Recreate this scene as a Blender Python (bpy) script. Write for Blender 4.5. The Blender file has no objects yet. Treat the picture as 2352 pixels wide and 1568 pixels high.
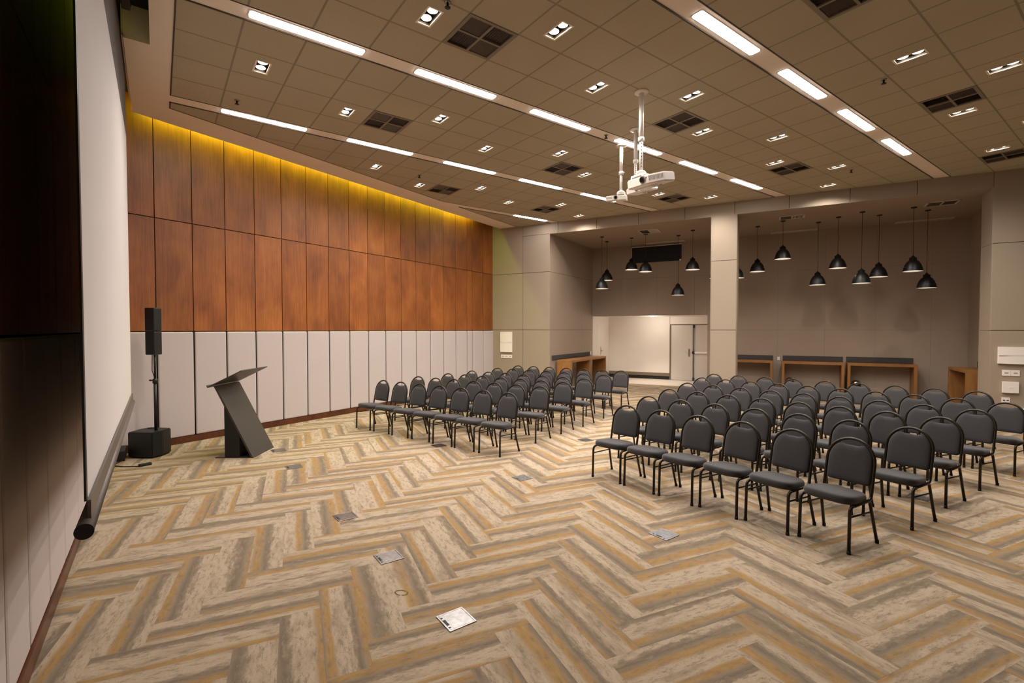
import bpy, bmesh, math, random
from mathutils import Vector, Matrix
random.seed(7)
R = math.radians
scene = bpy.context.scene
C = scene.collection

# ------------------------------------------------------------------ helpers
def lin(c):
    return tuple(((v/255)/12.92 if v/255 <= .04045 else ((v/255+.055)/1.055)**2.4) for v in c)

def link(o, parent=None):
    C.objects.link(o)
    if parent is not None:
        o.parent = parent
    return o

def obj(name, bm, mat, parent=None, smooth=False, loc=None, rotz=None):
    bmesh.ops.recalc_face_normals(bm, faces=bm.faces[:])
    me = bpy.data.meshes.new(name)
    bm.to_mesh(me); bm.free()
    if smooth:
        for p in me.polygons: p.use_smooth = True
    mats = mat if isinstance(mat, (list, tuple)) else [mat]
    for m in mats: me.materials.append(m)
    o = link(bpy.data.objects.new(name, me), parent)
    if loc is not None: o.location = loc
    if rotz is not None: o.rotation_euler = (0, 0, rotz)
    return o

def empty(name, loc=(0, 0, 0), rotz=0, parent=None):
    o = bpy.data.objects.new(name, None)
    o.empty_display_size = .1
    link(o, parent); o.location = loc; o.rotation_euler = (0, 0, rotz)
    return o

def tag(o, label, cat, group=None):
    o['label'] = label; o['category'] = cat
    if group: o['group'] = group
    return o

def struct(o, label=None):
    o['kind'] = 'structure'
    if label: o['label'] = label
    return o

def dup(root, loc=None, rotz=None):
    def cp(o, par):
        c = o.copy(); C.objects.link(c); c.parent = par
        for ch in o.children: cp(ch, c)
        return c
    r = cp(root, None)
    if loc is not None: r.location = loc
    if rotz is not None: r.rotation_euler = (0, 0, rotz)
    return r

def NB(): return bmesh.new()

def box(bm, x0, x1, y0, y1, z0, z1, mi=0, bevel=0):
    vs = [bm.verts.new((x, y, z)) for x in (x0, x1) for y in (y0, y1) for z in (z0, z1)]
    idx = [(0,1,3,2),(4,6,7,5),(0,4,5,1),(2,3,7,6),(0,2,6,4),(1,5,7,3)]
    fs = [bm.faces.new([vs[i] for i in f]) for f in idx]
    for f in fs: f.material_index = mi
    if bevel:
        es = list({e for f in fs for e in f.edges})
        r = bmesh.ops.bevel(bm, geom=es, offset=bevel, segments=2, affect='EDGES', profile=.5)
        for f in r['faces']: f.material_index = mi
    return fs

def prism(bm, pts, z0, z1, mi=0):
    lo = [bm.verts.new((p[0], p[1], z0)) for p in pts]
    hi = [bm.verts.new((p[0], p[1], z1)) for p in pts]
    fs = [bm.faces.new(lo[::-1]), bm.faces.new(hi)]
    n = len(pts)
    for i in range(n):
        fs.append(bm.faces.new((lo[i], lo[(i+1) % n], hi[(i+1) % n], hi[i])))
    for f in fs: f.material_index = mi
    return fs

def lathe(bm, prof, seg=32, cx=0, cy=0, mi=0, smooth=True):
    rings = []
    for r, z in prof:
        if r < 1e-6:
            rings.append([bm.verts.new((cx, cy, z))])
        else:
            rings.append([bm.verts.new((cx+r*math.cos(2*math.pi*i/seg), cy+r*math.sin(2*math.pi*i/seg), z)) for i in range(seg)])
    for a, b in zip(rings, rings[1:]):
        for i in range(seg):
            j = (i+1) % seg
            if len(a) == 1 and len(b) == 1: continue
            if len(a) == 1: f = bm.faces.new((a[0], b[i], b[j]))
            elif len(b) == 1: f = bm.faces.new((a[i], a[j], b[0]))
            else: f = bm.faces.new((a[i], a[j], b[j], b[i]))
            f.material_index = mi; f.smooth = smooth

def fillet(pts, rad, n=6):
    pts = [Vector(p) for p in pts]
    out = [pts[0]]
    for i in range(1, len(pts)-1):
        r = rad[i-1] if isinstance(rad, (list, tuple)) else rad
        a, b, c = pts[i-1], pts[i], pts[i+1]
        d1 = (a-b).normalized(); d2 = (c-b).normalized()
        ang = d1.angle(d2)
        if r <= 0 or ang > 3.1: out.append(b); continue
        t = min(r/math.tan(ang/2), (a-b).length*.49, (c-b).length*.49)
        p, q = b+d1*t, b+d2*t
        for k in range(n+1):
            s = k/n
            out.append(p*(1-s)**2 + b*2*s*(1-s) + q*s*s)
    out.append(pts[-1])
    return out

def tube(bm, pts, r, seg=8, cap=True, mi=0):
    pts = [Vector(p) for p in pts]
    t0 = (pts[1]-pts[0]).normalized()
    up = Vector((0, 0, 1)) if abs(t0.z) < .9 else Vector((1, 0, 0))
    nrm = (up - t0*up.dot(t0)).normalized()
    rings = []
    for i, p in enumerate(pts):
        if i == 0: t = t0
        elif i == len(pts)-1: t = (pts[i]-pts[i-1]).normalized()
        else: t = ((pts[i+1]-pts[i]).normalized()+(pts[i]-pts[i-1]).normalized()).normalized()
        nrm = (nrm - t*nrm.dot(t)).normalized()
        b = t.cross(nrm)
        rings.append([bm.verts.new(p + nrm*r*math.cos(2*math.pi*k/seg) + b*r*math.sin(2*math.pi*k/seg)) for k in range(seg)])
    for a, b in zip(rings, rings[1:]):
        for k in range(seg):
            f = bm.faces.new((a[k], a[(k+1) % seg], b[(k+1) % seg], b[k])); f.smooth = True; f.material_index = mi
    if cap:
        for rg in (rings[0][::-1], rings[-1]):
            f = bm.faces.new(rg); f.material_index = mi

def cylx(bm, x0, x1, y, z, r, seg=24, mi=0):
    tube(bm, [(x0, y, z), (x1, y, z)], r, seg, True, mi)

# ------------------------------------------------------------------ materials
class NT:
    def __init__(s, name):
        s.m = bpy.data.materials.new(name); s.m.use_nodes = True
        s.t = s.m.node_tree; s.n = s.t.nodes
        s.b = s.n['Principled BSDF']
    def node(s, typ, **kw):
        x = s.n.new(typ)
        for k, v in kw.items(): setattr(x, k, v)
        return x
    def lk(s, a, b): s.t.links.new(a, b)
    def math(s, op, a, b=None, c=None):
        x = s.node('ShaderNodeMath', operation=op)
        for i, v in enumerate((a, b, c)):
            if v is None: continue
            if isinstance(v, (int, float)): x.inputs[i].default_value = v
            else: s.lk(v, x.inputs[i])
        return x.outputs[0]
    def noise(s, vec, scale, detail=3, rough=.55, dist=0):
        x = s.node('ShaderNodeTexNoise')
        x.inputs['Scale'].default_value = scale; x.inputs['Detail'].default_value = detail
        x.inputs['Roughness'].default_value = rough; x.inputs['Distortion'].default_value = dist
        if vec is not None: s.lk(vec, x.inputs['Vector'])
        return x.outputs['Fac']
    def mapping(s, vec, scale=(1, 1, 1), loc=(0, 0, 0)):
        x = s.node('ShaderNodeMapping'); x.inputs['Scale'].default_value = scale; x.inputs['Location'].default_value = loc
        s.lk(vec, x.inputs['Vector']); return x.outputs[0]
    def ramp(s, fac, stops, interp='LINEAR'):
        x = s.node('ShaderNodeValToRGB'); cr = x.color_ramp; cr.interpolation = interp
        while len(cr.elements) < len(stops): cr.elements.new(.5)
        for e, (p, c) in zip(cr.elements, stops):
            e.position = p; e.color = (*c, 1) if len(c) == 3 else c
        s.lk(fac, x.inputs[0]); return x.outputs[0]
    def mix(s, fac, a, b, blend='MIX'):
        x = s.node('ShaderNodeMix', data_type='RGBA', blend_type=blend)
        for i, v in ((0, fac), (6, a), (7, b)):
            if isinstance(v, (int, float)): x.inputs[i].default_value = v
            elif isinstance(v, tuple): x.inputs[i].default_value = (*v, 1)
            else: s.lk(v, x.inputs[i])
        return x.outputs[2]
    def bump(s, h, strength=.2, dist=.01):
        x = s.node('ShaderNodeBump'); x.inputs['Strength'].default_value = strength; x.inputs['Distance'].default_value = dist
        s.lk(h, x.inputs['Height']); s.lk(x.outputs[0], s.b.inputs['Normal'])
    def obc(s): return s.node('ShaderNodeTexCoord').outputs['Object']
    def pos(s): return s.node('ShaderNodeNewGeometry').outputs['Position']

def plain(name, srgb, rough=.6, metal=0, var=.06, vscale=30, bump=0, bscale=200, spec=.5, sheen=0):
    k = NT(name); c = lin(srgb); v = k.obc()
    n = k.noise(v, vscale)
    lo = tuple(x*(1-var) for x in c); hi = tuple(min(1, x*(1+var)) for x in c)
    col = k.ramp(n, [(.3, lo), (.7, hi)])
    k.lk(col, k.b.inputs['Base Color'])
    k.b.inputs['Roughness'].default_value = rough; k.b.inputs['Metallic'].default_value = metal
    k.b.inputs['Specular IOR Level'].default_value = spec
    if sheen:
        k.b.inputs['Sheen Weight'].default_value = sheen; k.b.inputs['Sheen Roughness'].default_value = .4
    if bump: k.bump(k.noise(v, bscale, 2), bump, .004)
    return k.m

def emit(name, rgb, strength):
    k = NT(name)
    k.b.inputs['Base Color'].default_value = (.8, .8, .8, 1)
    k.b.inputs['Emission Color'].default_value = (*rgb, 1)
    k.b.inputs['Emission Strength'].default_value = strength
    return k.m

def mat_wood(name, cols, grain=1.0, rough=.35, rnd=True, coat=.15):
    k = NT(name); v = k.obc()
    info = k.node('ShaderNodeObjectInfo')
    off = k.node('ShaderNodeVectorMath', operation='ADD')
    sc = k.node('ShaderNodeVectorMath', operation='SCALE'); sc.inputs[3].default_value = 37.0
    comb = k.node('ShaderNodeCombineXYZ')
    for i in range(3): k.lk(info.outputs['Random'], comb.inputs[i])
    k.lk(comb.outputs[0], sc.inputs[0]); k.lk(v, off.inputs[0]); k.lk(sc.outputs[0], off.inputs[1])
    vv = off.outputs[0]
    g = k.noise(k.mapping(vv, (28*grain, 28*grain, 1.1)), 1.6, 5, .62)
    big = k.noise(k.mapping(vv, (2.2, 2.2, 1.3)), 1.0, 3, .5, .4)
    f = k.math('ADD', k.math('MULTIPLY', g, .45), k.math('MULTIPLY', big, .55))
    col = k.ramp(f, [(.30, lin(cols[0])), (.5, lin(cols[1])), (.72, lin(cols[2]))])
    if rnd:
        hv = k.node('ShaderNodeHueSaturation')
        k.lk(col, hv.inputs['Color'])
        k.lk(k.math('ADD', k.math('MULTIPLY', info.outputs['Random'], .28), .86), hv.inputs['Value'])
        col = hv.outputs[0]
    k.lk(col, k.b.inputs['Base Color'])
    k.b.inputs['Roughness'].default_value = rough
    k.b.inputs['Coat Weight'].default_value = coat; k.b.inputs['Coat Roughness'].default_value = .3
    k.bump(g, .05, .002)
    return k.m

def mat_weave(name, srgb, rough=.85, var=.07, horiz=True):
    k = NT(name); v = k.obc(); c = lin(srgb)
    w = k.noise(k.mapping(v, (25, 25, 160) if horiz else (90, 90, 90)), 1.2, 3, .6)
    big = k.noise(v, 1.3, 2)
    f = k.math('ADD', k.math('MULTIPLY', w, .6), k.math('MULTIPLY', big, .4))
    col = k.ramp(f, [(.3, tuple(x*(1-var) for x in c)), (.7, tuple(x*(1+var) for x in c))])
    k.lk(col, k.b.inputs['Base Color']); k.b.inputs['Roughness'].default_value = rough
    k.b.inputs['Specular IOR Level'].default_value = .25
    k.bump(w, .12, .002)
    return k.m

def mat_carpet():
    k = NT('carpet_planks')
    uv = k.node('ShaderNodeUVMap', uv_map='plank').outputs[0]
    rn = k.node('ShaderNodeUVMap', uv_map='rnd').outputs[0]
    s1 = k.node('ShaderNodeSeparateXYZ'); k.lk(uv, s1.inputs[0])
    s2 = k.node('ShaderNodeSeparateXYZ'); k.lk(rn, s2.inputs[0])
    u, v = s1.outputs[0], s1.outputs[1]          # metres along, across
    r1, r2 = s2.outputs[0], s2.outputs[1]
    # plank space vector with random offset
    cb = k.node('ShaderNodeCombineXYZ')
    k.lk(k.math('ADD', u, k.math('MULTIPLY', r1, 71)), cb.inputs[0])
    k.lk(k.math('ADD', v, k.math('MULTIPLY', r2, 53)), cb.inputs[1])
    k.lk(k.math('MULTIPLY', r1, 19), cb.inputs[2])
    pv = cb.outputs[0]
    warp = k.noise(k.mapping(pv, (2.2, 9, 1)), 1.0, 3, .55)
    blot = k.noise(k.mapping(pv, (11, 34, 1)), 1.0, 5, .72)
    patch = k.noise(k.mapping(pv, (3.0, 9, 1)), 1.0, 4, .6)
    fine = k.noise(k.mapping(pv, (60, 170, 1)), 1.0, 3, .75)
    band = k.math('ADD', k.math('MULTIPLY', v, k.math('ADD', 2.2, k.math('MULTIPLY', r1, 2.6))), r2)
    band = k.math('ADD', band, k.math('MULTIPLY', k.math('SUBTRACT', warp, .5), .22))
    band = k.math('ADD', band, k.math('MULTIPLY', k.math('SUBTRACT', blot, .5), .30))
    fr = k.math('FRACT', band)
    cream, och, taupe, dk = lin(CREAM), lin(OCHRE), lin(TAUPE), lin(DKTAUPE)
    base = k.ramp(fr, [(0, cream), (.37, cream), (.45, taupe), (.57, dk), (.66, taupe), (.75, och), (.88, och), (.97, cream)])
    base = k.mix(k.ramp(patch, [(.50, (0, 0, 0)), (.66, (.6, .6, .6))]), base, taupe)
    f2 = k.math('ADD', k.math('MULTIPLY', blot, .62), k.math('MULTIPLY', fine, .38))
    m1 = k.ramp(f2, [(.50, (0, 0, 0)), (.60, (.75, .75, .75))])
    col = k.mix(m1, base, dk)
    m3 = k.ramp(f2, [(.38, (.35, .35, .35)), (.46, (0, 0, 0))])
    col = k.mix(m3, col, cream)
    sp = k.ramp(fine, [(.3, (.84, .84, .84)), (.7, (1.12, 1.12, 1.12))])
    col = k.mix(1.0, col, sp, 'MULTIPLY')
    k.lk(col, k.b.inputs['Base Color'])
    k.b.inputs['Roughness'].default_value = .95
    k.b.inputs['Specular IOR Level'].default_value = .12
    rib = k.noise(k.mapping(pv, (420, 60, 1)), 1.0, 2)
    k.bump(rib, .35, .004)
    return k.m

def mat_tile():
    k = NT('ceiling_tile')
    p = k.pos(); s = k.node('ShaderNodeSeparateXYZ'); k.lk(p, s.inputs[0])
    def edge(c):
        d = k.math('ABSOLUTE', k.math('SUBTRACT', k.math('FLOORED_MODULO', c, .625), .3125))
        return k.math('GREATER_THAN', d, .3125-.011)
    lx = edge(k.math('FLOORED_MODULO', k.math('ADD', s.outputs[0], 5.6+27.5), 2.75))
    ly = edge(k.math('SUBTRACT', s.outputs[1], .157-6.25))
    f = k.math('MAXIMUM', lx, ly)
    n = k.noise(p, 60, 4, .7); n2 = k.noise(p, .8, 2)
    c = lin(TILE)
    base = k.ramp(k.math('ADD', k.math('MULTIPLY', n, .5), k.math('MULTIPLY', n2, .5)), [(.35, tuple(x*.93 for x in c)), (.65, tuple(x*1.05 for x in c))])
    col = k.mix(f, base, tuple(x*.62 for x in c))
    k.lk(col, k.b.inputs['Base Color']); k.b.inputs['Roughness'].default_value = .9
    k.b.inputs['Specular IOR Level'].default_value = .2
    h = k.math('ADD', k.math('MULTIPLY', n, .3), k.math('MULTIPLY', f, -1))
    k.bump(h, .3, .006)
    return k.m

# tunable colours (sRGB 0-255)
CREAM, OCHRE, TAUPE, DKTAUPE = (167, 149, 127), (151, 119, 76), (132, 116, 98), (113, 99, 83)
TILE = (178, 166, 144)
FLUO, SPOT, COVE, EXPO = 38.0, 165.0, 140.0, 0.22

M = dict(
    carpet=mat_carpet(), tile=mat_tile(),
    plaster=plain('beige_plaster', (238, 222, 206), .8, var=.02, vscale=3),
    trimdark=plain('dark_trim', (70, 58, 45), .6),
    wood=mat_wood('panel_wood', [(98, 50, 18), (136, 75, 28), (164, 98, 42)], rough=.48, coat=.03),
    fabric=mat_weave('panel_fabric', (186, 173, 168), .9, .03, False),
    vinyl=mat_weave('wall_vinyl', (158, 142, 124), .75, .05),
    vinyldk=mat_weave('alcove_vinyl', (160, 142, 125), .8, .05),
    gap=plain('dark_gap', (30, 18, 10), .8),
    base=mat_wood('baseboard_wood', [(50, 22, 8), (84, 40, 16), (100, 52, 24)], rnd=False),
    white=plain('white_paint', (226, 216, 204), .6, var=.02, vscale=2),
    door=plain('door_paint', (205, 196, 186), .45, var=.02, vscale=2),
    greyband=plain('grey_skirting', (120, 104, 84), .6),
    black=plain('black_paint', (16, 15, 15), .5, var=.1),
    blackmat=plain('black_rubber', (12, 12, 12), .7, var=.1),
    stone=plain('stone_floor', (200, 186, 170), .5, var=.04, vscale=6),
    chairfab=plain('chair_fabric', (58, 55, 56), .75, var=.06, vscale=90, bump=.12, bscale=900, spec=.3, sheen=.25),
    chairmet=plain('chair_metal', (46, 39, 30), .38, metal=.55, var=.12, vscale=400),
    lectern=plain('lectern_metal', (66, 60, 54), .42, metal=.25, var=.05),
    screen=plain('screen_white', (206, 198, 195), .85, var=.015, vscale=1.5),
    leader=plain('screen_leader', (84, 76, 74), .8),
    bar=plain('screen_bar', (98, 88, 82), .45, metal=.2),
    alu=plain('aluminium', (150, 147, 147), .33, metal=1, var=.22, vscale=26),
    chrome=plain('chrome', (225, 222, 220), .12, metal=1, var=.02),
    ventframe=plain('vent_frame', (132, 120, 104), .5, metal=.2),
    ventslat=plain('vent_slat', (104, 92, 84), .5, metal=.3),
    ventback=plain('vent_back', (112, 100, 94), .9),
    lampbox=plain('downlight_inside', (30, 24, 18), .6),
    lamptrim=plain('downlight_trim', (236, 226, 210), .35, var=.02),
    fluo=emit('fluorescent_diffuser', (1, .97, .95), FLUO),
    lampdisc=emit('halogen_lamp', (1, .88, .74), 9), lampwall=plain('downlight_wall', (104, 95, 84), .45, var=.03),
    led=emit('cove_led', (.80, 1, .05), COVE), ledlow=emit('cove_led_dim', (.80, 1, .05), COVE*.016),
    console=mat_wood('console_wood', [(122, 80, 38), (146, 98, 50), (160, 113, 64)], grain=.8, rnd=False, rough=.5, coat=.05),
    board=plain('charcoal_board', (66, 60, 58), .8),
    pend=plain('pendant_black', (17, 16, 15), .42, var=.05),
    pendin=plain('pendant_white', (248, 244, 238), .5, var=.01),
    pendbulb=emit('pendant_bulb', (1, .95, .88), 9),
    cord=plain('black_cord', (18, 17, 16), .6),
    plast=plain('white_plastic', (238, 228, 218), .35, var=.01),
    plastgrey=plain('grey_plastic', (160, 150, 144), .5),
    glass=plain('lens_glass', (14, 16, 16), .05, spec=.8),
    slotgrey=plain('slot_diffuser', (205, 196, 184), .5),
    stain=plain('carpet_stain', (92, 78, 52), .95),
)

# ------------------------------------------------------------------ frame of the place
H = 1.93
HC = 5.214
th = R(24.9)
E = Vector((math.cos(th), math.sin(th), 0)); Nn = Vector((-math.sin(th), math.cos(th), 0)); D0 = 13.69
OB = Nn*D0                                    # origin of the back-wall frame (s along, m deeper)
def B(s, m, z=0): return OB + E*s + Nn*m + Vector((0, 0, z))
wd = Vector((-.3935, 1, 0)).normalized(); wn = Vector((wd.y, -wd.x, 0)); W0 = Vector((-9.77, 0, 0))
wrot = math.atan2(wd.y, wd.x)
YS = -.61
XR = 4.2

def clip(poly, a, b, c):                      # keep a*x+b*y <= c
    out = []
    for i in range(len(poly)):
        p, q = poly[i], poly[(i+1) % len(poly)]
        dp, dq = a*p[0]+b*p[1]-c, a*q[0]+b*q[1]-c
        if dp <= 0: out.append(p)
        if (dp < 0 < dq) or (dq < 0 < dp):
            t = dp/(dp-dq); out.append((p[0]+(q[0]-p[0])*t, p[1]+(q[1]-p[1])*t))
    return out
def clip_header(poly, extra=0): return clip(poly, Nn.x, Nn.y, D0+extra)
def clip_wood(poly, off): return clip(poly, -wn.x, -wn.y, -(W0.dot(wn)+off))   # stays off metres inside the wood wall
TB = .93                                      # tile fields start this far from the wood wall

# ------------------------------------------------------------------ floor
def floor():
    bm = NB(); luv = bm.loops.layers.uv.new('plank'); lr = bm.loops.layers.uv.new('rnd')
    w = .25; n = 4
    ax = Vector((math.cos(R(168)), math.sin(R(168)), 0)); ay = Vector((math.cos(R(78)), math.sin(R(78)), 0))
    ox, oy = .05, .14
    rnd = random.Random(11)
    def put(x, y, horiz):
        L, Wd = (n*w, w) if horiz else (w, n*w)
        c = ax*(x+L/2) + ay*(y+Wd/2)
        if not (-15 < c.x < XR+1 and -1.6 < c.y < 19.5): return
        if c.dot(Nn) > D0+4.3: return
        r = (rnd.random(), rnd.random()); fl = rnd.random() < .5
        g = .0003
        co = [(x+g, y+g), (x+L-g, y+g), (x+L-g, y+Wd-g), (x+g, y+Wd-g)]
        f = bm.faces.new([bm.verts.new(ax*a + ay*b) for a, b in co])
        for l, (a, b) in zip(f.loops, co):
            u, v = (a-x, b-y) if horiz else (b-y, a-x)
            if fl: v = w-v
            l[luv].uv = (u, v); l[lr].uv = r
    for j in range(-60, 110):
        for i in range(-60, 110):
            r = (i-j-3) % (2*n)
            if r == 0: put(i*w+ox, j*w+oy, True)
            elif r == 2*n-1: put(i*w+ox, j*w+oy, False)
    o = obj('floor', bm, M['carpet']); struct(o, 'herringbone carpet planks in cream ochre and taupe')
    bm = NB(); box(bm, -16, XR+1, -2, 21, -.06, -.004)
    obj('subfloor', bm, M['greyband'], o)
    # pale stone floor of the vestibule
    bm = NB(); box(bm, -6.1, -1.8, 3.34, 5.45, -.02, .004)
    obj('stone_floor', bm, M['stone'], o, loc=OB, rotz=th)
    bm = NB()
    for k in range(28):
        a, b = 2*math.pi*k/28, 2*math.pi*(k+1)/28
        q = []
        for t, rr in ((a, 1), (b, 1), (b, .78), (a, .78)):
            q.append(bm.verts.new((.055*rr*math.cos(t), .035*rr*math.sin(t), .0015)))
        if k % 9 != 4: bm.faces.new(q)
    obj('stain', bm, M['stain'], o, loc=(-3.29, 1.408, 0), rotz=R(35))
floor()

# ------------------------------------------------------------------ padded / timber panels
def panel(bm, x0, x1, z0, z1, th_, bev=.006, y=0):
    box(bm, x0, x1, y-th_, y, z0, z1, bevel=bev)

def panelled_wall(name, seams, x_end, ztop, frame_loc, frame_rot, label, flip=False, thick_seam=None):
    """local x along the wall, room side is -y (or +y when flip)."""
    sg = 1 if flip else -1
    bm = NB(); a, b = min(seams[0], x_end), max(seams[-1], x_end)
    ys = sorted((0, -sg*.1))
    box(bm, a-.05, b+.05, ys[0], ys[1], 0, ztop)
    w = obj(name, bm, M['gap'], loc=frame_loc, rotz=frame_rot); struct(w, label)
    g = .006
    for x0, x1 in zip(seams, seams[1:]):
        for z0, z1, mat, t, nm in ((.112, 1.885, M['fabric'], .04, 'fabric_panel'), (1.9, 3.728, M['wood'], .022, 'wood_panel'), (3.74, ztop-.02, M['wood'], .022, 'wood_panel')):
            bm = NB(); yy = sorted((0, sg*t))
            gg = .011 if nm == 'fabric_panel' else g
            box(bm, -(x1-x0)/2+gg, (x1-x0)/2-gg, yy[0], yy[1], 0, z1-z0, bevel=.018 if nm == 'fabric_panel' else .004)
            obj(nm, bm, mat, w, smooth=False, loc=((x0+x1)/2, 0, z0))
    return w

ws = [-1.13, -.58, -.034, .522, 1.066, 1.609, 2.155, 2.706, 3.251, 3.8, 4.346, 4.893, 5.435, 5.978, 6.535, 7.1, 7.655, 8.2, 8.47, 9.05, 9.62]
panelled_wall('wall_left', ws[1:], 9.62, 5.62, W0, wrot, 'wood veneer wall above pale padded fabric panels')
bm = NB(); box(bm, -.65, 9.62, -.05, 0, 0, .108)
struct(obj('baseboard_left', bm, M['base'], loc=W0, rotz=wrot), 'dark wood baseboard under the fabric panels')
fs = [-9.6, -9.45, -8.85, -8.25, -7.65, -7.05, -6.45, -5.85, -5.07, -4.42, -3.80, -3.28, -2.7, -2.1, -1.5, -.9, -.3, .3, .9, 1.5, 2.1, 2.7, 3.3, 3.9, 4.3]
panelled_wall('wall_front', fs, 4.3, 5.62, (0, YS-.04, 0), 0, 'wood and fabric panelled wall behind the projection screen', flip=True)
bm = NB(); box(bm, -9.55, 4.3, YS-.04, YS+.012, 0, .108)
struct(obj('baseboard_front', bm, M['base']), 'dark wood baseboard below the projection screen')

# back wall with header, pillar and pier
def back_wall():
    bm = NB(); g = .005; t = .02
    zs = [0, 1.908, 3.718, 5.45]
    def field(s0, s1, z0, z1, m0=0.):
        box(bm, s0+g, s1-g, m0, m0+t, z0+g, z1-g, mi=0, bevel=.004)
    # backing
    box(bm, -8.45, -6.2, t*.6, .3, 0, 5.5, mi=1)
    box(bm, -8.45, 6.6, t*.6, .6, 4.89, 5.5, mi=1)
    box(bm, -1.552, -.945, .012, .6, 0, 4.9, mi=1)
    box(bm, 3.91, 8.2, .012, .6, 0, 5.5, mi=1)
    left = [-8.45, -7.145, -6.2]
    for a, b in zip(left, left[1:]):
        for z0, z1 in ((0, 1.908), (1.908, 3.718)): field(a, b, z0, z1)
    field(-8.45, -7.145, 3.718, 5.5); field(-7.145, -6.2, 3.718, 4.885)
    hs = [-7.145, -5.93, -4.694, -3.468, -2.225, -1.0, .211, 1.443, 2.66, 3.91]
    for i, (a, b) in enumerate(zip(hs, hs[1:])):
        field(a, b, 4.885, 5.5)
    for z0, z1 in ((0, 1.908), (1.908, 3.718), (3.718, 4.89)): field(-1.556, -.94, z0, z1)
    for a, b in ((3.906, 5.2), (5.2, 6.4), (6.4, 8.2)):
        for z0, z1 in zip(zs, zs[1:]): field(a, b, z0, z1)
    # soffit of the header and the cheeks of pillar and pier
    box(bm, -6.2, 3.91, 0.004, .6, 4.878, 4.892, mi=0)
    for s in (-1.558, -.938):
        box(bm, s-.006 if s < -1 else s-.004, s+.004 if s < -1 else s+.006, .002, .6, 0, 4.885, mi=0)
    for z0, z1 in ((0, 1.905), (1.911, 3.715), (3.721, 4.885)): box(bm, 3.898, 3.912, .002, .62, z0, z1, mi=0)
    o = obj('wall_back', bm, [M['vinyl'], M['gap']], loc=OB, rotz=th)
    struct(o, 'taupe panelled back wall with header beam, square pillar and right pier')
    # skirting ledge on the pier
    bm = NB(); box(bm, 4.37, 8.2, -.05, .0, 0, .305, mi=0)
    struct(obj('baseboard_back', bm, M['plast'], loc=OB, rotz=th), 'low white ledge at the foot of the right pier')
    # alcove walls
    def pw(name, parts, mat, label):
        bm = NB()
        for p in parts: box(bm, *p[:6], mi=p[6] if len(p) > 6 else 0, bevel=p[7] if len(p) > 7 else 0)
        return struct(obj(name, bm, mat, loc=OB, rotz=th), label)
    # left cheek, slightly splayed so its far corner meets the vestibule opening
    bm = NB()
    for m0, m1 in ((.0, 1.225), (1.225, 2.45), (2.45, 3.42)):
        for z0, z1 in ((0, 1.908), (1.908, 3.718), (3.718, 4.9)):
            f = lambda m: -6.2 + .19*m/3.4
            prism(bm, [(f(m0+.004), m0+.004), (f(m1-.004), m1-.004), (f(m1-.004)-.02, m1-.004), (f(m0+.004)-.02, m0+.004)], z0+.004, z1-.004)
    prism(bm, [(-6.205, 0.02), (-6.015, 3.42), (-6.3, 3.42), (-6.4, .02)], 0, 5.0, mi=1)
    struct(obj('wall_alcove_left', bm, [M['vinyldk'], M['gap']], loc=OB, rotz=th), 'taupe left side wall of the alcove beside the vestibule')
    P = []
    a = [-6.01, -4.9, -3.675, -2.45, -1.225, 0, 1.225, 2.45, 3.675, 4.9]
    for s0, s1 in zip(a, a[1:]):
        for z0, z1 in ((0, 1.908), (1.908, 3.718), (3.718, 4.95)):
            q0, q1, zz = s0, s1, z0
            if s1 <= -2.03: zz = max(z0, 2.413)
            if zz >= z1: continue
            if s0 < -2.03 < s1 and z0 < 2.413:
                P.append((-2.03, s1-.003, 3.4, 3.42, z0+.003, z1-.003, 0))
                if z1 > 2.42: P.append((s0+.003, -2.03, 3.4, 3.42, 2.413, z1-.003, 0))
                continue
            P.append((q0+.0012, q1-.0012, 3.4, 3.42, zz+(.0012 if zz == z0 else 0), z1-.0012, 0))
    P += [(-6.3, -2.03, 3.415, 3.6, 2.413, 5.0, 1), (-2.03, 5.2, 3.415, 3.6, 0, 5.0, 1)]
    pw('wall_alcove_back', P, [M['vinyldk'], M['gap']], 'taupe rear wall of the alcove behind the pendant lamps')
    pw('wall_alcove_right', [(4.45, 4.6, .6, 3.5, 0, 5.0)], M['vinyldk'], 'right side wall of the alcove behind the pier')
    # alcove ceiling
    pw('ceiling_alcove', [(-6.3, 4.7, .02, 3.5, 4.89, 4.99)], M['vinyldk'], 'flat brown alcove ceiling holding the pendant lamps')
    # vestibule
    pw('wall_vestibule_left', [(-6.12, -5.985, 3.42, 5.4, 0, 2.6)], M['white'], 'pale left wall of the vestibule with a flush door')
    pw('wall_vestibule_back', [(-6.0, -3.6, 5.3, 5.4, .256, 2.6), (-6.0, -3.6, 5.31, 5.4, .134, .262, 1), (-6.0, -3.6, 5.34, 5.4, 0, .14, 2), (-3.6, -1.7, 5.33, 5.4, 2.1, 2.6), (-3.612, -3.598, 5.296, 5.3, .256, 2.1)],
       [M['white'], M['greyband'], M['black']], 'pale vestibule wall with grey band and black plinth')
    pw('wall_vestibule_right', [(-1.98, -1.85, 3.6, 5.4, 0, 2.6)], M['white'], 'pale right wall of the vestibule beside the double door')
    pw('ceiling_vestibule', [(-6.1, -1.85, 3.42, 5.4, 2.413, 2.5)], M['white'], 'low pale ceiling of the vestibule')
    pw('wall_vestibule_end', [(-3.62, -1.8, 5.45, 5.55, 0, 2.6)], M['gap'], 'dark wall plane behind the double door')
back_wall()
# enclosing right wall
bm = NB(); box(bm, XR, XR+.15, -.8, 17.3, 0, 5.62)
struct(obj('wall_right', bm, M['vinyl']), 'plain taupe right wall outside the frame')

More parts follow.
